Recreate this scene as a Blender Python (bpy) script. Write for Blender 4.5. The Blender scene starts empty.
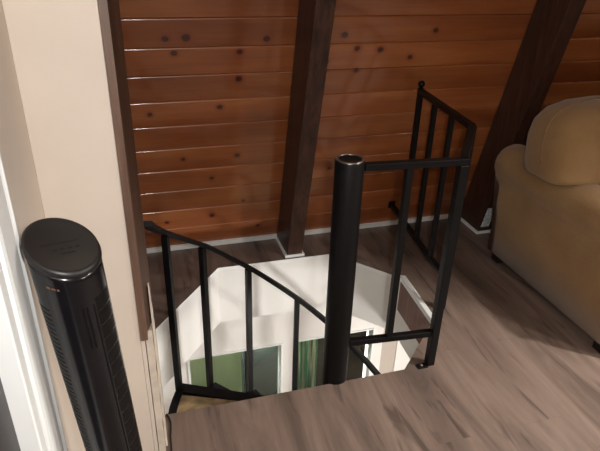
import bpy, bmesh, math, random
from mathutils import Vector, Matrix
random.seed(7)
S = bpy.context.scene
C = S.collection
PI = math.pi

# ---------------------------------------------------------------- camera, world, lights
CAM_H = 1.6
pitch, roll, yaw, fpx = 0.478458474, 0.0310824784, 0.300763490, 568.837
cam = bpy.data.cameras.new('camera'); cam.sensor_width = 36; cam.lens = fpx*36/600
cam.clip_start = .05
co = bpy.data.objects.new('camera', cam); C.objects.link(co); S.camera = co
fh = Vector((math.sin(yaw), math.cos(yaw), 0)); rt = Vector((math.cos(yaw), -math.sin(yaw), 0)); up = Vector((0, 0, 1))
fw = fh*math.cos(pitch)-up*math.sin(pitch); uu = fh*math.sin(pitch)+up*math.cos(pitch)
r2 = rt*math.cos(roll)+uu*math.sin(roll); u2 = -rt*math.sin(roll)+uu*math.cos(roll)
m3 = Matrix((r2, u2, -fw)).transposed()
co.matrix_world = Matrix.Translation((0, 0, CAM_H)) @ m3.to_4x4()

w = bpy.data.worlds.new('world'); S.world = w; w.use_nodes = True
w.node_tree.nodes['Background'].inputs[0].default_value = (.9, .95, 1, 1)
w.node_tree.nodes['Background'].inputs[1].default_value = .05

def lamp(name, loc, watts, rad, col):
    l = bpy.data.lights.new(name, 'POINT'); l.energy = watts; l.shadow_soft_size = rad; l.color = col
    o = bpy.data.objects.new(name, l); o.location = loc; C.objects.link(o); return o
lamp('camera_flash', (.07, -.02, 1.64), 56, .02, (1, .985, .96))
lamp('downstairs_lamp', (1.7, .7, -.85), 105, .12, (1, .97, .93))
lamp('curtain_fill_light', (.75, 3.03, -.60), 190, .05, (.95, 1, .9))  # unseen fill light, added to brighten the curtains behind the panes
sp = bpy.data.lights.new('ceiling_spot', 'SPOT'); sp.energy = 330; sp.shadow_soft_size = .06; sp.color = (1, .95, .87)
sp.spot_size = math.radians(76); sp.spot_blend = .8
spo = bpy.data.objects.new('ceiling_spot', sp); C.objects.link(spo); spo.location = (2.7, .7, 2.4)
spo.rotation_euler = (Vector((1.15, .55, 0))-Vector((2.7, .7, 2.4))).to_track_quat('-Z', 'Y').to_euler()
sp2 = bpy.data.lights.new('side_spot', 'SPOT'); sp2.energy = 200; sp2.shadow_soft_size = .13; sp2.color = (1, .95, .88)
sp2.spot_size = math.radians(62); sp2.spot_blend = .8
spp = bpy.data.objects.new('side_spot', sp2); C.objects.link(spp); spp.location = (3.3, -.75, 2.15)
spp.rotation_euler = (Vector((1.1, .75, 0))-Vector(spp.location)).to_track_quat('-Z', 'Y').to_euler()
S.view_settings.view_transform = 'Standard'; S.view_settings.look = 'None'
S.view_settings.exposure = 0.0; S.view_settings.gamma = 1; S.view_settings.use_curve_mapping = False

# ---------------------------------------------------------------- material helpers
def srgb(r, g, b):
    f = lambda c: (c/255/12.92) if c/255 <= .04045 else ((c/255+.055)/1.055)**2.4
    return (f(r), f(g), f(b), 1)
class NT:
    def __init__(s, name):
        s.m = bpy.data.materials.new(name); s.m.use_nodes = True; s.t = s.m.node_tree
        s.b = s.t.nodes['Principled BSDF']
    def n(s, typ, **kw):
        nd = s.t.nodes.new(typ)
        for k, v in kw.items(): setattr(nd, k, v)
        return nd
    def l(s, a, b): s.t.links.new(a, b)
    def mapping(s, src, scale, loc=(0, 0, 0)):
        mp = s.n('ShaderNodeMapping'); mp.inputs['Scale'].default_value = scale; mp.inputs['Location'].default_value = loc
        s.l(src, mp.inputs['Vector']); return mp.outputs[0]
    def noise(s, vec, scale=1, detail=4, rough=.55, dist=0):
        nd = s.n('ShaderNodeTexNoise'); nd.inputs['Scale'].default_value = scale; nd.inputs['Detail'].default_value = detail
        nd.inputs['Roughness'].default_value = rough; nd.inputs['Distortion'].default_value = dist
        s.l(vec, nd.inputs['Vector']); return nd.outputs['Fac']
    def ramp(s, fac, stops):
        r = s.n('ShaderNodeValToRGB'); e = r.color_ramp.elements
        while len(e) < len(stops): e.new(.5)
        for i, (p, c) in enumerate(stops): e[i].position = p; e[i].color = c
        s.l(fac, r.inputs[0]); return r.outputs[0]
    def math(s, op, a, b=None):
        nd = s.n('ShaderNodeMath', operation=op)
        for i, v in enumerate((a, b)):
            if v is None: continue
            if isinstance(v, (int, float)): nd.inputs[i].default_value = v
            else: s.l(v, nd.inputs[i])
        return nd.outputs[0]
    def mix(s, fac, a, b, blend='MIX'):
        nd = s.n('ShaderNodeMix', data_type='RGBA', blend_type=blend)
        for sock, v in ((nd.inputs[0], fac), (nd.inputs[6], a), (nd.inputs[7], b)):
            if isinstance(v, (int, float, tuple)): sock.default_value = v
            else: s.l(v, sock)
        return nd.outputs[2]
    def bump(s, h, strength=.2, dist=.01):
        nd = s.n('ShaderNodeBump'); nd.inputs['Strength'].default_value = strength; nd.inputs['Distance'].default_value = dist
        s.l(h, nd.inputs['Height']); s.l(nd.outputs[0], s.b.inputs['Normal'])
    def set(s, col=None, rough=None, metal=None, spec=None, coat=None):
        if col is not None:
            if isinstance(col, tuple): s.b.inputs['Base Color'].default_value = col
            else: s.l(col, s.b.inputs['Base Color'])
        if rough is not None: s.b.inputs['Roughness'].default_value = rough
        if metal is not None: s.b.inputs['Metallic'].default_value = metal
        if spec is not None: s.b.inputs['Specular IOR Level'].default_value = spec
        if coat is not None: s.b.inputs['Coat Weight'].default_value = coat
        return s.m
def simple(name, c, rough=.5, var=.06, scale=12, metal=0, spec=.5, bump=0):
    t = NT(name); g = t.n('ShaderNodeTexCoord').outputs['Object']
    f = t.noise(g, scale, 4)
    lo = tuple(x*(1-var*2) for x in c[:3])+(1,); hi = tuple(min(1, x*(1+var*2)) for x in c[:3])+(1,)
    col = t.ramp(f, [(.3, lo), (.7, hi)])
    if bump: t.bump(t.noise(g, scale*12, 3), bump, .002)
    return t.set(col, rough, metal, spec)

M = {}
M['cream'] = simple('cream_paint', srgb(216, 203, 190), .7, .015, 5, bump=.08)
M['cream_worn'] = simple('cream_worn_edge', srgb(206, 194, 180), .7, .06, 22)
M['white_paint'] = simple('white_paint', srgb(238, 239, 238), .6, .01, 6)
M['white_wall'] = simple('white_plaster', srgb(234, 231, 227), .8, .01, 4)
M['grey_wall'] = simple('grey_panel', srgb(190, 178, 168), .7, .02, 4)
M['black_metal'] = simple('black_painted_metal', srgb(12, 11, 12), .45, .1, 30, spec=.22)
M['rubbed_metal'] = simple('rubbed_metal', srgb(120, 112, 105), .3, .15, 40, metal=.8)
M['black_plastic'] = simple('black_plastic', srgb(24, 22, 22), .42, .05, 20)
M['black_gloss'] = simple('black_gloss', srgb(14, 14, 18), .2, .05, 20)
M['slot'] = simple('slot_black', srgb(8, 8, 9), .6, .05, 20)
M['grey_print'] = simple('grey_print', srgb(58, 54, 53), .5, .05, 20)
M['gold_print'] = simple('gold_print', srgb(110, 78, 60), .35, .05, 20)
M['dark_foot'] = simple('dark_foot', srgb(28, 20, 16), .5, .1, 20)
M['cord'] = simple('black_cord', srgb(18, 17, 17), .5, .05, 20)
M['dark_green'] = simple('dark_green', srgb(8, 17, 12), .8, .45, 9)
M['lower_floor'] = simple('lower_floor', srgb(150, 130, 105), .6, .1, 4)
M['tread_pad'] = simple('worn_tread', srgb(120, 100, 72), .8, .35, 14)
M['ceiling'] = simple('ceiling_paint', srgb(225, 215, 200), .8, .02, 4)

def stain(name, dark, light, rough=.42):
    t = NT(name); g = t.n('ShaderNodeTexCoord').outputs['Object']
    f = t.noise(t.mapping(g, (45, 45, 3)), 1, 6, .6, .6)
    col = t.ramp(f, [(.3, dark), (.72, light)])
    t.bump(f, .15, .002)
    return t.set(col, rough)
M['beam'] = stain('dark_stained_timber', srgb(32, 16, 11), srgb(80, 50, 39))
M['post'] = stain('brown_stained_board', srgb(84, 62, 50), srgb(128, 100, 84), .5)
M['post_dark'] = stain('darker_brown_board', srgb(52, 32, 22), srgb(88, 60, 46), .5)  # side board of the post, darker brown than its front
M['fascia'] = stain('brown_fascia', srgb(88, 52, 38), srgb(130, 84, 64), .5)

# knotty pine planks: u along plank, v up the slope (metres), attribute pid per plank
SL = .247003741; TN = math.tan(SL); CS = math.cos(SL); WALL_Y = 2.835; PITCH = .1283; V0 = .022
def pine():
    t = NT('knotty_pine_planks')
    uv = t.n('ShaderNodeUVMap', uv_map='UVMap').outputs[0]
    pid = t.n('ShaderNodeAttribute', attribute_name='pid').outputs['Fac']
    sx = t.n('ShaderNodeSeparateXYZ'); t.l(uv, sx.inputs[0])
    cb = t.n('ShaderNodeCombineXYZ'); t.l(t.math('ADD', sx.outputs[0], t.math('MULTIPLY', pid, 37.0)), cb.inputs[0]); t.l(sx.outputs[1], cb.inputs[1]); t.l(t.math('MULTIPLY', pid, 11.0), cb.inputs[2])
    P = cb.outputs[0]
    grain = t.noise(t.mapping(P, (2.2, 60, 1)), 1, 5, .6, .8)
    big = t.noise(t.mapping(P, (1.2, 7, 1)), 1, 3, .5, .4)
    col = t.ramp(big, [(.25, srgb(146, 80, 42)), (.5, srgb(172, 100, 55)), (.75, srgb(196, 126, 74))])
    col = t.mix(t.math('MULTIPLY', t.ramp(grain, [(.45, (0, 0, 0, 1)), (.75, (1, 1, 1, 1))]), .30), col, srgb(98, 50, 28))
    tint = t.ramp(pid, [(0, srgb(206, 196, 190)), (1, srgb(255, 255, 255))])
    col = t.mix(1.0, col, tint, 'MULTIPLY')
    # random small knots
    vo = t.n('ShaderNodeTexVoronoi'); vo.inputs['Scale'].default_value = 1
    t.l(t.mapping(P, (3.2, 8.5, 1)), vo.inputs['Vector'])
    sep = t.n('ShaderNodeSeparateColor'); t.l(vo.outputs['Color'], sep.inputs[0])
    k = t.math('MULTIPLY', t.ramp(vo.outputs['Distance'], [(.03, (1, 1, 1, 1)), (.11, (0, 0, 0, 1))]), t.math('GREATER_THAN', sep.outputs[0], .72))
    # knots seen in the boards: (x, height along slope, size)
    wob = t.n('ShaderNodeTexNoise'); wob.inputs['Scale'].default_value = 60; t.l(uv, wob.inputs['Vector'])
    va = t.n('ShaderNodeVectorMath', operation='SCALE'); t.l(wob.outputs['Color'], va.inputs[0]); va.inputs['Scale'].default_value = .006
    vb = t.n('ShaderNodeVectorMath', operation='ADD'); t.l(uv, vb.inputs[0]); t.l(va.outputs[0], vb.inputs[1])
    halo = None
    for (x, s, r) in KNOTS:
        mp = t.mapping(vb.outputs[0], (1/(r*1.15), 1/r, 0), (-(x+.003)/(r*1.15), -(s+.003)/r, 0))
        ln = t.n('ShaderNodeVectorMath', operation='LENGTH'); t.l(mp, ln.inputs[0])
        d = t.math('SUBTRACT', 1.35, ln.outputs['Value'])
        halo = d if halo is None else t.math('MAXIMUM', halo, d)
    kk = t.ramp(halo, [(.1, (0, 0, 0, 1)), (.6, (1, 1, 1, 1))])
    hl = t.ramp(t.math('MULTIPLY', t.math('ADD', halo, 1.2), .4), [(.0, (0, 0, 0, 1)), (.55, (1, 1, 1, 1))])
    col = t.mix(t.math('MULTIPLY', hl, .5), col, srgb(120, 50, 24))
    allk = t.math('MAXIMUM', t.math('MULTIPLY', k, .75), kk)
    col = t.mix(t.math('MULTIPLY', allk, .92), col, srgb(50, 16, 8))
    t.bump(grain, .10, .001)
    t.set(col, .3, 0, .6, 1.0); t.b.inputs['Coat Roughness'].default_value = .11
    return t.m
TOP_KNOTS = [(.168, 1.180, .013), (.255, 1.183, .017), (.607, 1.171, .014), (.202, 1.117, .012), (.488, 1.116, .012), (.487, .990, .014)]
KNOTS = [(x, z/CS, r) for x, z, r in TOP_KNOTS]
KNOTS += [(.972, 1.219, .014), (1.046, 1.151, .012), (1.165, 1.142, .013), (1.434, 1.232, .012), (1.33, 1.10, .011), (.90, 1.09, .011), (1.06, 1.04, .011),
          (.49, .60, .012), (.22, .60, .010), (.36, .47, .009), (.12, .20, .009), (.36, .22, .012), (.62, .11, .009), (.53, .30, .008), (.85, .30, .009), (1.0, .47, .008), (.08, .86, .010), (.40, .88, .012)]
M['pine'] = pine()

def vinyl():
    t = NT('grey_brown_vinyl_planks'); g = t.n('ShaderNodeTexCoord').outputs['Object']
    mp = t.n('ShaderNodeMapping'); mp.inputs['Rotation'].default_value = (0, 0, R90); t.l(g, mp.inputs['Vector'])
    br = t.n('ShaderNodeTexBrick'); br.offset = .37; br.inputs['Scale'].default_value = 1
    br.inputs['Brick Width'].default_value = 1.22; br.inputs['Row Height'].default_value = .18
    br.inputs['Mortar Size'].default_value = .0012; br.inputs['Mortar Smooth'].default_value = .3; br.inputs['Bias'].default_value = 0
    br.inputs['Color1'].default_value = (0, 0, 0, 1); br.inputs['Color2'].default_value = (1, 1, 1, 1); br.inputs['Mortar'].default_value = (.5, .5, .5, 1)
    t.l(mp.outputs[0], br.inputs['Vector'])
    off = t.n('ShaderNodeVectorMath', operation='SCALE'); t.l(br.outputs['Color'], off.inputs[0]); off.inputs['Scale'].default_value = 9
    ad = t.n('ShaderNodeVectorMath', operation='ADD'); t.l(g, ad.inputs[0]); t.l(off.outputs[0], ad.inputs[1])
    P = ad.outputs[0]
    a = t.noise(t.mapping(g, (7, .9, 1)), 1, 6, .62, 1.1)
    b = t.noise(t.mapping(P, (60, 5, 1)), 1, 4, .6, .5)
    c = t.noise(t.mapping(P, (15, 1.7, 1)), 1, 4, .55, 1.4)
    col = t.ramp(a, [(.28, srgb(78, 67, 61)), (.5, srgb(112, 95, 86)), (.72, srgb(138, 119, 108))])
    col = t.mix(t.math('MULTIPLY', t.ramp(b, [(.4, (0, 0, 0, 1)), (.75, (1, 1, 1, 1))]), .28), col, srgb(104, 84, 74))
    col = t.mix(t.math('MULTIPLY', t.ramp(c, [(.56, (0, 0, 0, 1)), (.68, (1, 1, 1, 1))]), .7), col, srgb(62, 50, 46))
    col = t.mix(t.math('MULTIPLY', br.outputs['Fac'], .15), col, srgb(60, 48, 42))
    t.bump(b, .08, .001)
    return t.set(col, .48, 0, .4)
R90 = PI/2
M['vinyl'] = vinyl()

def fabric():
    t = NT('tan_chenille'); g = t.n('ShaderNodeTexCoord').outputs['Object']
    a = t.noise(g, 160, 3, .6); b = t.noise(g, 5, 3)
    col = t.ramp(b, [(.3, srgb(142, 109, 72)), (.7, srgb(160, 127, 88))])
    col = t.mix(t.math('MULTIPLY', a, .35), col, srgb(112, 82, 50))
    t.bump(a, .5, .003)
    t.b.inputs['Sheen Weight'].default_value = .25
    return t.set(col, .95, 0, .15)
M['fabric'] = fabric()
M['piping'] = simple('tan_piping', srgb(138, 108, 74), .9, .05, 30)

def curtain_mat(name, stripes, base):
    t = NT(name); g = t.n('ShaderNodeTexCoord').outputs['Object']
    f = t.noise(t.mapping(g, (16, 1, .3)), 1, 3, .6)
    return t.set(t.ramp(f, stripes), .9)
M['sage_curtain'] = curtain_mat('sage_curtain', [(.3, srgb(185, 205, 160)), (.7, srgb(205, 220, 180))], None)
M['stripe_curtain'] = curtain_mat('striped_curtain', [(.38, srgb(40, 100, 76)), (.5, srgb(90, 170, 130)), (.55, srgb(240, 235, 215)), (.6, srgb(50, 120, 90)), (.75, srgb(150, 190, 150))], None)

def glass():
    t = NT('window_glass'); t.b.inputs['Base Color'].default_value = (1, 1, 1, 1)
    t.b.inputs['Transmission Weight'].default_value = 1; t.b.inputs['Roughness'].default_value = 0; t.b.inputs['IOR'].default_value = 1.3
    return t.m
M['glass'] = glass()
def outlet_mat():
    t = NT('white_plate_speckled'); g = t.n('ShaderNodeTexCoord').outputs['Object']
    return t.set(t.ramp(t.noise(g, 40, 2), [(.45, srgb(222, 224, 224)), (.6, srgb(160, 176, 190)), (.66, srgb(225, 225, 220))]), .5)
M['plate'] = outlet_mat()

# ---------------------------------------------------------------- mesh helpers
def obj(name, bm, mat, parent=None, smooth=False, bevel=0, seg=2, subd=0):
    me = bpy.data.meshes.new(name); bmesh.ops.recalc_face_normals(bm, faces=bm.faces); bm.to_mesh(me); bm.free()
    for mm in (mat if isinstance(mat, (list, tuple)) else [mat]): me.materials.append(mm)
    o = bpy.data.objects.new(name, me); C.objects.link(o)
    if smooth:
        for p in me.polygons: p.use_smooth = True
    if bevel:
        b = o.modifiers.new('bevel', 'BEVEL'); b.width = bevel; b.segments = seg; b.limit_method = 'ANGLE'; b.angle_limit = math.radians(40)
        for p in me.polygons: p.use_smooth = True
        wn = o.modifiers.new('wn', 'WEIGHTED_NORMAL')
    if subd:
        s = o.modifiers.new('sub', 'SUBSURF'); s.levels = subd; s.render_levels = subd
    if parent:
        o.parent = parent
        o.matrix_parent_inverse = Matrix.Translation(parent.location).inverted()
    return o
def box(bm, x0, x1, y0, y1, z0, z1, mi=0):
    vs = [bm.verts.new((x, y, z)) for z in (z0, z1) for y in (y0, y1) for x in (x0, x1)]
    for f in ((0, 1, 3, 2), (4, 6, 7, 5), (0, 4, 5, 1), (2, 3, 7, 6), (0, 2, 6, 4), (1, 5, 7, 3)):
        bm.faces.new([vs[i] for i in f]).material_index = mi
def prism(bm, poly, z0, z1, mi=0):
    a = [bm.verts.new((x, y, z0)) for x, y in poly]; b = [bm.verts.new((x, y, z1)) for x, y in poly]
    bm.faces.new(a[::-1]).material_index = mi; bm.faces.new(b).material_index = mi
    n = len(poly)
    for i in range(n): bm.faces.new((a[i], a[(i+1) % n], b[(i+1) % n], b[i])).material_index = mi
def bar(bm, p, q, wd, dp=None):
    """square bar from p to q; wd across, dp in height"""
    p, q = Vector(p), Vector(q); d = (q-p).normalized(); dp = dp or wd
    side = d.cross(Vector((0, 0, 1)))
    if side.length < .01: side = Vector((1, 0, 0))
    side.normalize(); u = side.cross(d).normalized()
    a = []
    for c in (p, q):
        a.append([bm.verts.new(c+side*sx*wd/2+u*sy*dp/2) for sx, sy in ((-1, -1), (1, -1), (1, 1), (-1, 1))])
    bm.faces.new(a[0]); bm.faces.new(a[1][::-1])
    for i in range(4): bm.faces.new((a[0][i], a[0][(i+1) % 4], a[1][(i+1) % 4], a[1][i]))
def sweep(bm, pts, prof, closed=False, ups=None):
    """sweep a 2-D profile (side, up) along points keeping the profile upright"""
    rings = []
    for i, p in enumerate(pts):
        p = Vector(p); a = Vector(pts[max(i-1, 0)]); b = Vector(pts[min(i+1, len(pts)-1)])
        d = (b-a).normalized(); s = d.cross(Vector((0, 0, 1)))
        if s.length < .01: s = Vector((1, 0, 0))
        s.normalize(); u = s.cross(d).normalized()
        rings.append([bm.verts.new(p+s*x+u*y) for x, y in prof])
    n = len(prof)
    for r0, r1 in zip(rings, rings[1:]):
        for i in range(n): bm.faces.new((r0[i], r0[(i+1) % n], r1[(i+1) % n], r1[i]))
    bm.faces.new(rings[0]); bm.faces.new(rings[-1][::-1])
def circ(r, n=10): return [(r*math.cos(2*PI*i/n), r*math.sin(2*PI*i/n)) for i in range(n)]
def lathe(bm, prof, cx, cy, n=48, sx=1, sy=1):
    rings = []
    for r, z in prof:
        if r < 1e-6: rings.append([bm.verts.new((cx, cy, z))])
        else: rings.append([bm.verts.new((cx+r*sx*math.cos(2*PI*i/n), cy+r*sy*math.sin(2*PI*i/n), z)) for i in range(n)])
    for a, b in zip(rings, rings[1:]):
        if len(a) == 1 and len(b) == 1: continue
        for i in range(n):
            j = (i+1) % n
            if len(a) == 1: bm.faces.new((a[0], b[i], b[j]))
            elif len(b) == 1: bm.faces.new((a[i], a[j], b[0]))
            else: bm.faces.new((a[i], a[j], b[j], b[i]))
def new(): return bmesh.new()
def struct(name, bm, mat, parent=None, **k):
    o = obj(name, bm, mat, parent, **k)
    if parent is None: o['kind'] = 'structure'
    return o
def empty(name, loc, label=None, cat=None, group=None):
    o = bpy.data.objects.new(name, None); o.location = loc; C.objects.link(o); o.empty_display_size = .1
    if label: o['label'] = label; o['category'] = cat
    if group: o['group'] = group
    return o
def tag(o, label, cat, group=None):
    o['label'] = label; o['category'] = cat
    if group: o['group'] = group
    return o

# ---------------------------------------------------------------- pole position, opening outline
PX, PY, PR = .676, 1.645, .05
EDGE = 1.606
notch = [(PX+.053*math.cos(a), PY+.053*math.sin(a)) for a in [math.radians(x) for x in (228, 249, 270, 291, 312)]]
OPEN = [(0, EDGE)] + [(x, y) for x, y in notch if y < EDGE] + [(.97, EDGE), (1.237, 1.869), (1.261, 2.252), (1.097, 2.448), (.98, 2.576), (.352, 2.578), (0, 2.13)]
XL, XR, YN = -.24, 4.4, -2.4

def slab(bm, z0, z1, outer):
    top = []
    def loop(pts): 
        vs = [bm.verts.new((x, y, z1)) for x, y in pts]
        return [bm.edges.new((vs[i], vs[(i+1) % len(vs)])) for i in range(len(vs))]
    ed = loop(outer)+loop(OPEN)
    r = bmesh.ops.triangle_fill(bm, use_beauty=True, use_dissolve=False, edges=ed)
    faces = [f for f in bm.faces]
    e = bmesh.ops.extrude_face_region(bm, geom=faces)
    for v in [v for v in e['geom'] if isinstance(v, bmesh.types.BMVert)]: v.co.z = z0
bm = new(); slab(bm, -.02, 0, [(XL, YN), (XR, YN), (XR, WALL_Y), (XL, WALL_Y)])
fl = struct('floor', bm, [M['vinyl'], M['white_paint']])
for p in fl.data.polygons:
    if abs(p.normal.z) < .5 and -.01 < p.center.x < 1.3 and 1.5 < p.center.y < 2.6: p.material_index = 1
LCZ = -.355
bm = new(); slab(bm, LCZ, LCZ+.02, [(-2.2, -1.5), (3.6, -1.5), (3.6, 2.86), (-2.2, 2.86)])
struct('ceiling_lower', bm, M['white_wall'])

# fascia boards lining the opening (set just outside its edge)
def fascia(name, p, q, z0, z1, mat, th=.02, out=0.0):
    p, q = Vector((*p, 0)), Vector((*q, 0)); d = (q-p).normalized(); nrm = Vector((d.y, -d.x, 0))
    p = p+nrm*out; q = q+nrm*out
    b = new(); prism(b, [(p.x, p.y), (q.x, q.y), ((q+nrm*th).x, (q+nrm*th).y), ((p+nrm*th).x, (p+nrm*th).y)], z0, z1)
    return struct(name, b, mat)
O = OPEN; n = len(O)
i0 = [i for i, p in enumerate(O) if abs(p[0]-.97) < 1e-6][0]
fascia('trim_1', O[0], O[1], LCZ+.02, -.02, M['white_wall'])
fascia('trim_2', O[i0-1], O[i0], LCZ+.02, -.02, M['white_wall'])
k = 3
for i in range(i0, n):
    p, q = O[i], O[(i+1) % n]
    if i == i0+1:
        fascia('trim_%d' % k, p, q, -.2, -.02, M['fascia']); k += 1
        fascia('trim_%d' % k, p, q, LCZ+.02, -.2, M['white_wall'])
    else: fascia('trim_%d' % k, p, q, LCZ+.02, -.02, M['white_wall'])
    k += 1
# white raised strip on the right edge of the opening
b = new(); prism(b, [(1.232, 1.869), (1.258, 1.86), (1.284, 2.25), (1.257, 2.262)], 0.0005, .014)
struct('trim_right_edge', b, M['white_paint'], bevel=.003)

# ---------------------------------------------------------------- planked wall leaning into the room
SLEN = 2.55/CS
bm = new(); uvl = bm.loops.layers.uv.new('UVMap'); pl = bm.verts.layers.float.new('pid')
ez = Vector((0, -math.sin(SL), math.cos(SL))); en = Vector((0, -math.cos(SL), -math.sin(SL)))   # up the slope, out into the room
base = Vector((0, WALL_Y, 0))
X0, X1 = XL-.02, XR
s = V0-PITCH
while s < SLEN:
    lo, hi = max(s, 0), min(s+PITCH, SLEN)
    # profile: deep groove at lo with chamfers
    rd = .0085
    top_ = [(hi-.001-rd+rd*math.sin(a), -rd+rd*math.cos(a)) for a in [math.radians(x) for x in (0, 18, 36, 54, 72, 90)]]+[(hi, -rd)]
    prof = ([(lo, -rd), (lo+.0005, -rd), (lo+.003, 0)] if s >= 0 else [(lo, 0)])+top_
    pid = random.random(); rows = []
    NX = 24
    for v, h in prof:
        row = []
        for i in range(NX+1):
            x = X0+(X1-X0)*i/NX
            vv = bm.verts.new(base+ez*v+en*h+Vector((x, 0, 0))); vv[pl] = pid; row.append((vv, x, v))
        rows.append(row)
    for a, c in zip(rows, rows[1:]):
        for i in range(NX):
            q = (a[i], a[i+1], c[i+1], c[i]); f = bm.faces.new([t[0] for t in q])
            for lp, t in zip(f.loops, q): lp[uvl].uv = (t[1], t[2])
    s += PITCH
bmesh.ops.remove_doubles(bm, verts=[], dist=0)
# thickness behind
bk = [bm.verts.new(base+Vector((x, 0, 0))+ez*v-en*.05) for x, v in ((X0, 0), (X1, 0), (X1, SLEN), (X0, SLEN))]
bm.faces.new(bk)
wall = struct('wall_back', bm, M['pine'])
for p in wall.data.polygons: p.use_smooth = True
wall.data.set_sharp_from_angle(angle=math.radians(35))
bm = new()
for (xa, xb) in ((XL, .735), (.822, 1.93), (2.02, XR)):
    prism(bm, [(xa, WALL_Y-.014), (xb, WALL_Y-.014), (xb, WALL_Y), (xa, WALL_Y)], 0, .03)
me_o = struct('baseboard_back', bm, M['white_paint'])
for v in me_o.data.vertices: v.co.y -= v.co.z*TN+.001
# dark timbers on the wall
def beam(name, x0, x1, label):
    bm = new(); dep = .235; zt = 2.5
    pts = [(x, y-z*TN, z) for z in (.0, zt) for (x, y) in ((x0, WALL_Y-dep), (x1, WALL_Y-dep), (x1, WALL_Y-.008), (x0, WALL_Y-.008))]
    vs = [bm.verts.new(p) for p in pts]
    for f in ((0, 3, 2, 1), (4, 5, 6, 7), (0, 1, 5, 4), (1, 2, 6, 5), (2, 3, 7, 6), (3, 0, 4, 7)): bm.faces.new([vs[i] for i in f])
    return struct(name, bm, M['beam'], bevel=.003)
beam('trim_beam_middle', .737, .822, '')
beam('trim_beam_right', 1.932, 2.018, '')
def foot_trim(name, x0, x1):
    bm = new(); yf = WALL_Y-.235; t = .012; h = .016; y1 = WALL_Y-.022
    prism(bm, [(x0-t, yf-t), (x1+t, yf-t), (x1+t, y1), (x1+.0005, y1), (x1+.0005, yf-.0005), (x0-.0005, yf-.0005), (x0-.0005, y1), (x0-t, y1)], 0.0005, h)
    return struct(name, bm, M['white_paint'])
foot_trim('trim_beam_foot_middle', .737, .822)
foot_trim('trim_beam_foot_right', 1.932, 2.018)

# ---------------------------------------------------------------- left partition, door, other walls
PYF = 1.42
bm = new(); box(bm, XL, -.046, PYF, 1.60, -.02, 2.5); struct('wall_partition', bm, M['cream'], bevel=.002)
bm = new(); prism(bm, [(-.0455, PYF-.004), (-.025, PYF-.004), (-.024, PYF+.005), (-.022, 1.60), (-.0455, 1.60)], .50, 2.5)
struct('trim_post_front', bm, M['post'], bevel=.001)
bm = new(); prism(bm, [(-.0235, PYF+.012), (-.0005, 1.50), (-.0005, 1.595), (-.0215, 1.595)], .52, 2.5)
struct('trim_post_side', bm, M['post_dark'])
# cream corner strip below the post, with a ragged top
bm = new()
zs = [0, .06, .12, .18, .24, .3, .36, .42, .47, .5]
rag = [0, .001, -.002, .0015, -.001, .002, -.002, .001, -.001, 0]
def strip(bm, xa, xb, ya, yb, zs, rag):
    rows = [[bm.verts.new(p) for p in ((xa, ya, z), (xb+r, ya, z), (xb+r, yb, z), (xa, yb, z))] for z, r in zip(zs, rag)]
    for a, c in zip(rows, rows[1:]):
        for i in range(4): bm.faces.new((a[i], a[(i+1) % 4], c[(i+1) % 4], c[i]))
    bm.faces.new(rows[0]); bm.faces.new(rows[-1])
strip(bm, -.0455, -.034, PYF, 1.595, zs, [r*.3 for r in rag])
struct('trim_corner_bead', bm, M['cream'])
bm = new(); strip(bm, -.0315, -.010, PYF+.004, 1.595, zs, rag)
struct('trim_corner_board', bm, M['cream_worn'])
bm = new(); zz = [0, .1, .2, .3, .4, .47, .52, .56, .6, .63, .66]
strip(bm, -.0085, -.0015, 1.46, 1.59, [0.0]+zz[1:], [0, .0005, -.001, .001, -.001, .001, -.002, 0, -.003, -.002, -.004])
struct('trim_corner_sliver', bm, M['cream_worn'])

# left wall with the glazed door
CY0, CY1 = .79, 1.08
bm = new(); box(bm, XL-.12, XL, CY1-.06, 1.60, -.02, 2.5); box(bm, XL-.12, XL, YN, -.2, -.02, 2.5); box(bm, XL-.12, XL, -.2, CY1-.06, 2.1, 2.5)
struct('wall_left', bm, M['cream'])
bm = new()
def casing(bm, y0, y1, z0, z1):
    # stepped profile across y, thickness in x
    steps = [(y1, .0), (y1, .010), (y1-.014, .013), (y1-.018, .006), (y1-.034, .019), (y1-.040, .010), (y1-.060, .024), (y1-.068, .016), (y1-.082, .027), (y0+.01, .027), (y0, .022), (y0, 0)]
    a = [bm.verts.new((XL+x*.6, y, z0)) for y, x in steps]; b = [bm.verts.new((XL+x*.6, y, z1)) for y, x in steps]
    n = len(steps)
    bm.faces.new(a); bm.faces.new(b[::-1])
    for i in range(n): bm.faces.new((a[i], a[(i+1) % n], b[(i+1) % n], b[i]))
casing(bm, .91, 1.08, 0, 2.18)
struct('trim_door_casing', bm, M['white_paint'])
d = empty('door_1', (XL-.03, .3, 0)); d['kind'] = 'structure'
bm = new(); box(bm, XL-.06, XL+.008, .868, .908, .01, 2.1); box(bm, XL-.06, XL+.008, -.19, -.08, .01, 2.1); box(bm, XL-.06, XL+.008, -.08, .868, .01, .25); box(bm, XL-.06, XL+.008, -.08, .868, 1.98, 2.1)
obj('door_frame', bm, M['white_paint'], d, bevel=.004)
bm = new(); box(bm, XL-.035, XL-.028, -.08, .868, .25, 1.98); obj('door_pane', bm, M['grey_print'], d)

bm = new(); box(bm, XL-.12, XR+.1, YN-.1, YN, -.02, 2.5); struct('wall_front', bm, M['cream'])
bm = new(); box(bm, XR, XR+.1, YN, WALL_Y, -.02, 2.5); struct('wall_right', bm, M['cream'])
bm = new(); box(bm, XL-.12, XR+.1, YN-.1, WALL_Y-2.4*TN+.1, 2.5, 2.56); struct('ceiling', bm, M['ceiling'])

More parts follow.
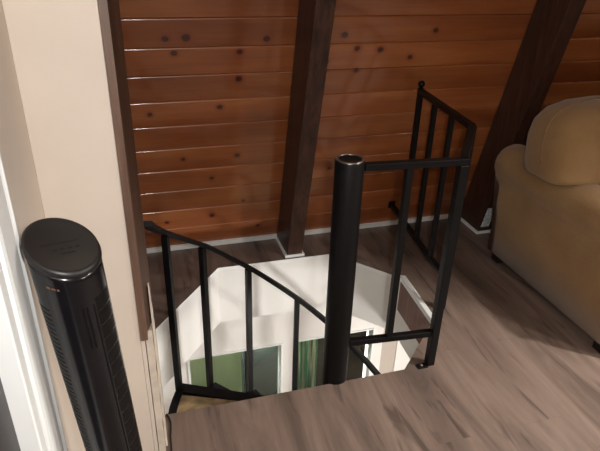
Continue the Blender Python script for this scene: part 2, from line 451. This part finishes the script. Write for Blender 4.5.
# ---------------------------------------------------------------- room below
LF = -2.9; LY = 2.86
bm = new(); box(bm, -2.2, 3.6, -1.5, LY, LF-.05, LF); struct('floor_lower', bm, M['lower_floor'])
WA, WB = (.17, .795), (.87, 1.45); ZT = -.81
WC = (1.52, 1.64)
bm = new()
box(bm, -2.2, WA[0], LY, LY+.12, LF, LCZ+.02); box(bm, WA[0], WA[1], LY, LY+.12, ZT, LCZ+.02); box(bm, WA[1], WB[0], LY, LY+.12, LF, LCZ+.02)
box(bm, WB[0], WB[1], LY, LY+.12, ZT, LCZ+.02); box(bm, WB[1], WC[0], LY, LY+.12, LF, LCZ+.02); box(bm, WC[0], WC[1], LY, LY+.12, ZT+.02, LCZ+.02); box(bm, WC[1], 3.6, LY, LY+.12, LF, LCZ+.02)
struct('wall_lower_back', bm, M['white_wall'])
bm = new(); box(bm, -2.3, -2.2, -1.5, LY, LF, LCZ); struct('wall_lower_left', bm, M['white_wall'])
bm = new(); box(bm, 3.6, 3.7, -1.5, LY, LF, LCZ); struct('wall_lower_right', bm, M['white_wall'])
bm = new(); box(bm, -2.2, 3.6, -1.6, -1.5, LF, LCZ); struct('wall_lower_front', bm, M['white_wall'])
for nm, (a, c), sp in (('window_1', WA, .56), ('window_2', WB, None)):
    wd = empty(nm, ((a+c)/2, LY+.05, LF)); wd['kind'] = 'structure'
    bm = new(); f = .014
    box(bm, a, a+f, LY-.012, LY+.07, LF, ZT); box(bm, c-f, c, LY-.012, LY+.07, LF, ZT); box(bm, a+f, c-f, LY-.012, LY+.07, ZT-.008, ZT)
    obj('window_frame', bm, M['white_paint'], wd)
    if sp:
        bm = new(); box(bm, sp-.012, sp+.012, LY+.03, LY+.06, LF, ZT-.008); obj('window_mullion', bm, M['dark_green'], wd)
    bm = new(); box(bm, a+f, c-f, LY+.04, LY+.046, LF, ZT-.008); obj('window_pane', bm, M['glass'], wd)
bm = new(); box(bm, WC[0], WC[1], LY+.01, LY+.05, LF, ZT+.02); struct('trim_grey_panel', bm, M['grey_wall'])
bm = new(); box(bm, -.2, 2.2, LY+.5, LY+.55, LF, LCZ); struct('wall_sunroom', bm, M['dark_green'])
bm = new(); box(bm, -.2, 2.2, LY+.12, LY+.55, LCZ-.05, LCZ); struct('ceiling_sunroom', bm, M['white_wall'])
bm = new(); box(bm, -.2, 2.2, LY+.12, LY+.55, LF-.05, LF); struct('floor_sunroom', bm, M['lower_floor'])
def curtain(name, x0, x1, y, amp, wl, mat, label, cat='curtain'):
    bm = new(); N = int((x1-x0)/.006); rows = []
    for z in (LF+.02, -.70):
        rows.append([bm.verts.new((x0+(x1-x0)*i/N, y+amp*math.sin((x0+(x1-x0)*i/N)*2*PI/wl), z)) for i in range(N+1)])
    for i in range(N): bm.faces.new((rows[0][i], rows[0][i+1], rows[1][i+1], rows[1][i]))
    bmesh.ops.solidify(bm, geom=bm.faces[:], thickness=.003)
    return tag(obj(name, bm, mat, None, smooth=True), label, cat)
curtain('curtain', .16, .57, LY+.32, .006, .12, M['sage_curtain'], 'pale sage green curtain behind the left glass pane downstairs')
curtain('curtain', .92, 1.16, LY+.32, .018, .06, M['stripe_curtain'], 'green and white striped curtain behind the right glass pane downstairs')

# ---------------------------------------------------------------- spiral staircase
st = empty('spiral_staircase', (PX, PY, LF), 'black metal spiral staircase with thick centre pole and curved handrail going down', 'staircase')
bm = new(); lathe(bm, [(0, LF), (PR, LF), (PR, .925), (PR-.003, .933)], PX, PY, 40); pole = obj('pole', bm, M['black_metal'], st, smooth=True)
bm = new(); lathe(bm, [(PR-.003, .933), (PR-.004, .9365), (PR-.009, .938), (PR-.010, .9335)], PX, PY, 40); obj('pole_rim', bm, M['rubbed_metal'], pole, smooth=True)
bm = new(); lathe(bm, [(PR-.010, .934), (PR-.014, .932), (0, .931)], PX, PY, 40); obj('pole_cap', bm, M['black_metal'], pole, smooth=True)
RS = .67; STEP = 22.6; RISE = .2145
RAIL = [(-10, .88), (8, .726), (27, .570), (51, .372), (72, .157), (92.4, -.066), (107, -.232), (117, -.354), (133, -.53), (160, -.82), (300, -2.3)]
def railz(t):
    for (a, za), (b, zb) in zip(RAIL, RAIL[1:]):
        if t <= b: return za+(zb-za)*(t-a)/(b-a)
def cp(r, th, z): a = math.radians(th); return (PX-r*math.cos(a), PY+r*math.sin(a), z)
for kk in range(13):
    th1 = 26.5+STEP*kk; th0 = th1-(29 if kk else 27); zt = -.195-RISE*kk
    if zt < LF+.1: break
    N = 10
    def wedge(bm, r0, r1, ta, tb, z0, z1):
        inner = [cp(r0, ta+(tb-ta)*i/3, 0)[:2] for i in range(4)]; outer = [cp(r1, ta+(tb-ta)*i/N, 0)[:2] for i in range(N+1)]
        prism(bm, inner[::-1]+outer, z0, z1)
    bm = new()
    wedge(bm, PR+.001, RS+.012, th0, th1, zt-.035, zt-.006)
    # raised rim: outer arc and two radial edges
    wedge(bm, RS-.02, RS+.012, th0, th1, zt-.006, zt+.004)
    for ta, sgn in ((th0, 1), (th1, -1)):
        p = Vector(cp(PR+.012, ta, zt-.001)); q = Vector(cp(RS, ta, zt-.001)); bar(bm, p, q, .03 if sgn > 0 else .05, .012)
    tr = obj('tread', bm, M['black_metal'], st)
    bm = new(); wedge(bm, PR+.05, RS-.022, th0+3.5, th1-3.5, zt-.0055, zt+.001); obj('tread_pad', bm, M['tread_pad'], tr)
    hz = railz(th1-1)
    bm = new(); a = Vector(cp(RS, th1-1, zt+.005)); c = Vector(cp(RS, th1-1, hz-.012))
    ang = math.radians(th1); e1 = Vector((-math.cos(ang), math.sin(ang), 0))*.0125; e2 = Vector((math.sin(ang), math.cos(ang), 0))*.0125
    lo = [bm.verts.new(a+e1*x+e2*y) for x, y in ((-1, -1), (1, -1), (1, 1), (-1, 1))]; hi = [bm.verts.new(c+e1*x+e2*y) for x, y in ((-1, -1), (1, -1), (1, 1), (-1, 1))]
    bm.faces.new(lo); bm.faces.new(hi)
    for i in range(4): bm.faces.new((lo[i], lo[(i+1) % 4], hi[(i+1) % 4], hi[i]))
    obj('baluster', bm, M['black_metal'], st, bevel=.001)
bm = new(); pts = []
th = 8.0
while th < 290: pts.append(cp(RS, th, railz(th))); th += 3
sweep(bm, pts, [(-.017, -.010), (.017, -.010), (.017, .006), (.012, .010), (-.012, .010), (-.017, .006)])
obj('handrail', bm, M['black_metal'], st, smooth=False)

# ---------------------------------------------------------------- guard railing round the opening
F = Vector((1.086, 1.612, 0)); P2 = Vector((1.333, 1.96, 0)); B = Vector((1.405, 2.555, 0))
g = empty('guard_railing', (F.x, F.y, 0), 'black square tube metal guard railing around the stair opening, ball finial at the wall', 'railing')
HR = .905; LB = .165
def gobj(name, p, q, wd, dp=None):
    bm = new(); bar(bm, p, q, wd, dp); return obj(name, bm, M['black_metal'], g, bevel=.002)
Z = lambda v, z: (v.x, v.y, z)
pa = Vector((PX+PR+.001, 1.64, 0))
gobj('top_rail', Z(pa, HR), (F.x+.018, F.y, HR), .03, .024)
gobj('bottom_rail', Z(pa, LB), Z(F, LB), .025, .025)
gobj('post', Z(F, .002), Z(F, HR-.012), .032)
gobj('post', Z(P2, .002), Z(P2, HR+.005), .030)
gobj('top_rail', Z(F, HR), Z(P2, HR), .03, .024)
gobj('bottom_rail', Z(F, LB), Z(P2, LB), .022)
wl = Vector((1.432, WALL_Y-LB*TN-.012, 0))
gobj('top_rail', Z(P2, HR), Z(B, HR-.005), .03, .024)
gobj('bottom_rail', Z(P2, LB), (wl.x, wl.y, LB-.005), .025, .022)
mA = Vector((.888, 1.626, 0)); gobj('baluster', Z(mA, LB+.012), Z(mA, HR-.01), .025)
for t in (1/3, 2/3):
    v = P2.lerp(B, t); gobj('baluster', Z(v, LB+.01), Z(v, HR-.01), .022)
gobj('post', Z(B, LB+.01), Z(B, HR+.01), .025)
bm = new(); lathe(bm, [(0, HR+.008), (.010, HR+.010), (.008, HR+.016)]+[(.017*math.sin(a), HR+.031-.017*math.cos(a)) for a in [math.radians(x) for x in range(30, 181, 15)]], B.x, B.y, 20)
obj('finial', bm, M['black_metal'], g, smooth=True)
bm = new(); box(bm, wl.x-.02, wl.x+.02, wl.y-.002, wl.y+.003, LB-.025, LB+.02); pt = obj('wall_bracket', bm, M['black_metal'], g)
for v in pt.data.vertices: v.co.y -= (v.co.z-LB)*TN
bm = new(); box(bm, F.x-.06, F.x-.016, F.y-.022, F.y+.006, .0005, .006); br = obj('floor_bracket', bm, M['black_metal'], g, bevel=.001)
bm = new(); lathe(bm, [(0, .006), (.007, .006), (.007, .010), (.004, .012), (0, .012)], F.x-.042, F.y-.008, 12); obj('bolt', bm, M['rubbed_metal'], br, smooth=True)

# ---------------------------------------------------------------- sofa
sx0 = 1.812; sy0, sy1 = 1.44, 2.345; sw = 1.95
so = empty('sofa', (sx0+sw/2, (sy0+sy1)/2, 0), 'tan chenille rolled-arm sofa with plump back cushions beside the railing', 'sofa')
FB = M['fabric']
def armbm(x, d):
    """d = +1: the arm's outer side looks to -x"""
    bm = new()
    prof = [(0.012, .05), (.008, .25), (.010, .40), (.004, .46)]
    cxx, cz, r = .110, .530, .110
    prof = [(.018, .05), (.014, .25), (.014, .40), (.020, .455)]
    prof += [(cxx+r*math.cos(math.radians(a)), cz+r*math.sin(math.radians(a))) for a in (212, 195, 175, 155, 135, 115, 95, 75, 55, 35, 15, -5)]
    prof += [(.232, .48), (.232, .30), (.232, .05)]
    ys = [(sy0, .80, .012), (sy0+.01, .93, .004), (sy0+.04, 1, 0), (sy0+.3, 1, 0), (sy0+.6, 1, 0), (sy1-.05, 1, 0), (sy1+.02, 1, 0), (sy1+.06, .97, 0), (sy1+.085, .84, 0)]
    rings = []
    for y, s, _ in ys:
        rg = []
        for px, pz in prof:
            qx, qz = px, pz
            if s < 1:
                if pz > .44: qx = cxx+(px-cxx)*s; qz = cz+(pz-cz)*s
                else: qx = .125+(px-.125)*(1-(1-s)*.35)
            yy = y
            if y > sy1-.06 and pz < .44: yy = min(y, sy1-.0+.0*y) - (.012 if y > sy1+.03 else .0)
            rg.append(bm.verts.new((x+d*qx, yy if yy <= sy1+.02 else sy1+.02 if pz < .44 else yy, qz)))
        rings.append(rg)
    n = len(prof)
    for a, b in zip(rings, rings[1:]):
        for i in range(n): bm.faces.new((a[i], a[(i+1) % n], b[(i+1) % n], b[i]))
    bm.faces.new(rings[0]); bm.faces.new(rings[-1][::-1])
    return bm
obj('arm', armbm(sx0, 1), FB, so, smooth=True, bevel=0)
obj('arm', armbm(sx0+sw, -1), FB, so, smooth=True)
bm = new(); box(bm, sx0+.234, sx0+sw-.234, sy0+.03, sy1-.14, .05, .30); obj('seat_base', bm, FB, so, bevel=.02, seg=3)
bm = new()
prism_pts = [(sy1-.17, .05), (sy1-.01, .05), (sy1+.02, .45), (sy1+.03, .76), (sy1-.0, .825), (sy1-.06, .84), (sy1-.12, .80), (sy1-.15, .6)]
rings = []
for x in (sx0+.236, sx0+.25, sx0+sw/2, sx0+sw-.25, sx0+sw-.236):
    rings.append([bm.verts.new((x, y, z)) for y, z in prism_pts])
for a, b in zip(rings, rings[1:]):
    for i in range(len(a)): bm.faces.new((a[i], a[(i+1) % len(a)], b[(i+1) % len(a)], b[i]))
bm.faces.new(rings[0]); bm.faces.new(rings[-1][::-1])
obj('backrest', bm, FB, so, bevel=.03, seg=4)
def pillow(name, c, size, rot, e=2.6, parent=so, sag=0, n=36):
    bm = new(); bmesh.ops.create_uvsphere(bm, u_segments=n, v_segments=n//2, radius=1)
    sgn = lambda v: -1 if v < 0 else 1
    Rm = Matrix.Rotation(rot, 3, 'X')
    for v in bm.verts:
        p = v.co.copy(); q = (abs(p.x)**e+abs(p.y)**e+abs(p.z)**e)**(1/e) or 1
        p = p/q
        th = 1-.22*max(0, (abs(p.x)**3+abs(p.z)**3)/2)
        p = Vector((p.x*size[0]/2, p.y*size[1]/2*th, p.z*size[2]/2))
        p = Rm @ p
        v.co = p+Vector(c)
    return obj(name, bm, FB, parent, smooth=True)
cw = (sw-.47)/2
for i in range(2):
    cx = sx0+.235+cw*(i+.5)
    bm = new(); box(bm, cx-cw/2+.003, cx+cw/2-.003, sy0-.0, sy1-.20, .305, .46); obj('seat_cushion', bm, FB, so, bevel=.04, seg=4)
    ccx = cx-(.10 if i == 0 else -.10)
    p = CC = (ccx-(.035 if i == 0 else -.035), sy1-.29, .68); CSZ = (cw+.27, .43, .56); CROT = -.16
    p = pillow('back_cushion', CC, CSZ, CROT, 4.0)
    for v in p.data.vertices:          # the cushion rests over the top of the arm
        if v.co.x < sx0+.24 or v.co.x > sx0+sw-.24:
            lim = .615 + .03*max(0, 1-abs((v.co.x-(sx0+.11))/.12)**2) if v.co.x < sx0+.5 else .63
            if v.co.z < lim: v.co.z = lim-(lim-v.co.z)*.06
    bm = new(); pts = []
    for q in range(73):
        a = 2*PI*q/72-PI/2; e = 4.0; cxn, czn = math.cos(a), math.sin(a); yn = -.12
        m_ = ((1-abs(yn)**e)/(abs(cxn)**e+abs(czn)**e))**(1/e)
        v = Matrix.Rotation(CROT, 3, 'X') @ Vector((cxn*m_*CSZ[0]/2, yn*CSZ[1]/2*(1-.11*(abs(cxn*m_)**3+abs(czn*m_)**3)), czn*m_*CSZ[2]/2))
        v = v+Vector(CC)
        if v.z > .66 or sx0+.24 < v.x < sx0+sw-.24: pts.append(v)
    sweep(bm, pts, circ(.0055, 8)); obj('piping', bm, M['piping'], p, smooth=True)
    p['label'] = 'plump tan back cushion'
for x in (sx0+.03, sx0+sw-.09):
    for y in (sy0+.03, sy1-.09):
        bm = new(); prism(bm, [(x, y), (x+.06, y), (x+.06, y+.06), (x, y+.06)], 0, .05); obj('foot', bm, M['dark_foot'], so, bevel=.004)

# ---------------------------------------------------------------- tower fan
FX, FY, FT = -.150, 1.0, 1.03
fan = empty('tower_fan', (FX, FY, 0), 'black tower fan with slanted oval top standing in the corner beside the white door casing', 'fan')
RX, RY = .0635, .072
def shear(o, k=.17, z0=.9):
    for v in o.data.vertices:
        if v.co.z > z0: v.co.z += ((v.co.y-FY)*.24-(v.co.x-FX)*.3)*min(1, (v.co.z-z0)/(FT-z0))
bm = new(); rings = [(1.0, .06), (1.0, .3), (1.0, .6), (1.0, .88), (1.0, .9), (1.0, .95), (1.0, 1.005), (1.0, 1.015)]
lathe(bm, [(0, .06)]+rings+[(0, 1.015)], FX, FY, 64, RX, RY); body = obj('body', bm, M['black_gloss'], fan, smooth=False)
shear(body)
for p in body.data.polygons: p.use_smooth = abs(p.normal.z) < .8
bm = new(); lathe(bm, [(1.0, 1.0155), (1.03, 1.018), (1.035, 1.024), (1.01, 1.030), (.95, 1.0315), (.90, 1.029), (0, 1.029)], FX, FY, 64, RX, RY); top = obj('top_panel', bm, M['black_plastic'], fan, smooth=True); shear(top)
# control marks on the top
bm = new()
box(bm, FX-.036, FX+.034, FY+.004, FY+.0062, 1.0292, 1.0298)
for i in range(4): box(bm, FX-.022+.014*i, FX-.014+.014*i, FY-.012, FY-.008, 1.0292, 1.0298)
box(bm, FX-.012, FX+.014, FY-.022, FY-.020, 1.0292, 1.0298)
bmesh.ops.rotate(bm, cent=(FX, FY, 1.03), matrix=Matrix.Rotation(.5, 3, 'Z'), verts=bm.verts)
mk = obj('control_marks', bm, M['slot'], top); shear(mk)
bm = new(); a0 = math.radians(242)
for i in range(10):
    a = a0+math.radians(i*2.0)
    for s_ in (0,):
        r_ = 1.012; x = FX+RX*r_*math.cos(a); y = FY+RY*r_*math.sin(a)
        if i % 4 != 3: box(bm, x-.0009, x+.0009, y-.0006, y+.0006, .985, .9885)
bd = obj('badge', bm, M['gold_print'], body); shear(bd)
# column of horizontal slots and a vertical groove down the front right
def shellpatch(bm, a0, a1, z0, z1, r=1.006, n=6, th=.0015):
    vs0 = []; vs1 = []
    for i in range(n+1):
        a = math.radians(a0+(a1-a0)*i/n)
        for z, L in ((z0, vs0), (z1, vs1)): L.append(bm.verts.new((FX+RX*r*math.cos(a), FY+RY*r*math.sin(a), z)))
    for i in range(n): bm.faces.new((vs0[i], vs0[i+1], vs1[i+1], vs1[i]))
bm = new(); shellpatch(bm, 306, 309, .08, .93)
shellpatch(bm, 286, 290, .84, .93); shellpatch(bm, 293, 297, .84, .93)
bmesh.ops.solidify(bm, geom=bm.faces[:], thickness=.001)
obj('groove', bm, M['slot'], body)
bm = new()
z = .08
while z < .92:
    shellpatch(bm, 312, 352, z, z+.029, 1.004); z += .032
bmesh.ops.solidify(bm, geom=bm.faces[:], thickness=.0012)
obj('outlet_grille', bm, M['black_plastic'], body)
bm = new(); z = .08
while z < .93:
    shellpatch(bm, 186, 232, z, z+.004, 1.004, 8); z += .011
bmesh.ops.solidify(bm, geom=bm.faces[:], thickness=.0012)
obj('intake_grille', bm, M['black_plastic'], body)
bm = new(); lathe(bm, [(0, 0), (1.15, 0), (1.2, .006), (1.15, .016), (.8, .025), (.7, .06), (0, .06)], FX+.005, FY, 48, RX, RY); obj('base', bm, M['black_plastic'], fan, smooth=True)

for o in [o for o in bpy.data.objects if o.type == 'MESH' and (o.parent == fan or (o.parent and o.parent.parent == fan))]:
    for v in o.data.vertices:
        if o.name != 'base':
            v.co.z *= 1.042; tp = 1-.16*max(0, min(1.0, 1.03-v.co.z))
            v.co.x = FX+(v.co.x-FX)*tp; v.co.y = FY+(v.co.y-FY)*tp
        v.co.x += (1.06-v.co.z)*.056+.001

# ---------------------------------------------------------------- small things
bm = new(); pts = [(-.003+.0, 1.60, .006)]
ctl = [(.006, 1.604), (.012, 1.585), (.016, 1.56), (.014, 1.53), (.010, 1.50), (.009, 1.46), (.007, 1.42), (.006, 1.36), (.012, 1.28), (.02, 1.18), (.04, 1.05)]
pts = [(x, y, .0045) for x, y in ctl]
sweep(bm, pts, circ(.0035, 8))
tag(obj('power_cord', bm, M['cord'], None, smooth=True), 'thin black cord lying on the floor along the cream partition edge', 'cord')
# white plate on the right timber near the floor
bm = new(); x0, x1 = 1.936, 1.99
yb = lambda z: WALL_Y-.235-z*TN
vs = [bm.verts.new((x, yb(z)-.0008-dd, z)) for dd in (0, .006) for z in (.05, .19) for x in (x0, x1)]
for f in ((0, 1, 3, 2), (4, 6, 7, 5), (0, 4, 5, 1), (2, 3, 7, 6), (0, 2, 6, 4), (1, 5, 7, 3)): bm.faces.new([vs[i] for i in f])
tag(obj('outlet_plate', bm, M['plate'], None, bevel=.002), 'small white plate on the foot of the dark timber behind the sofa', 'outlet')
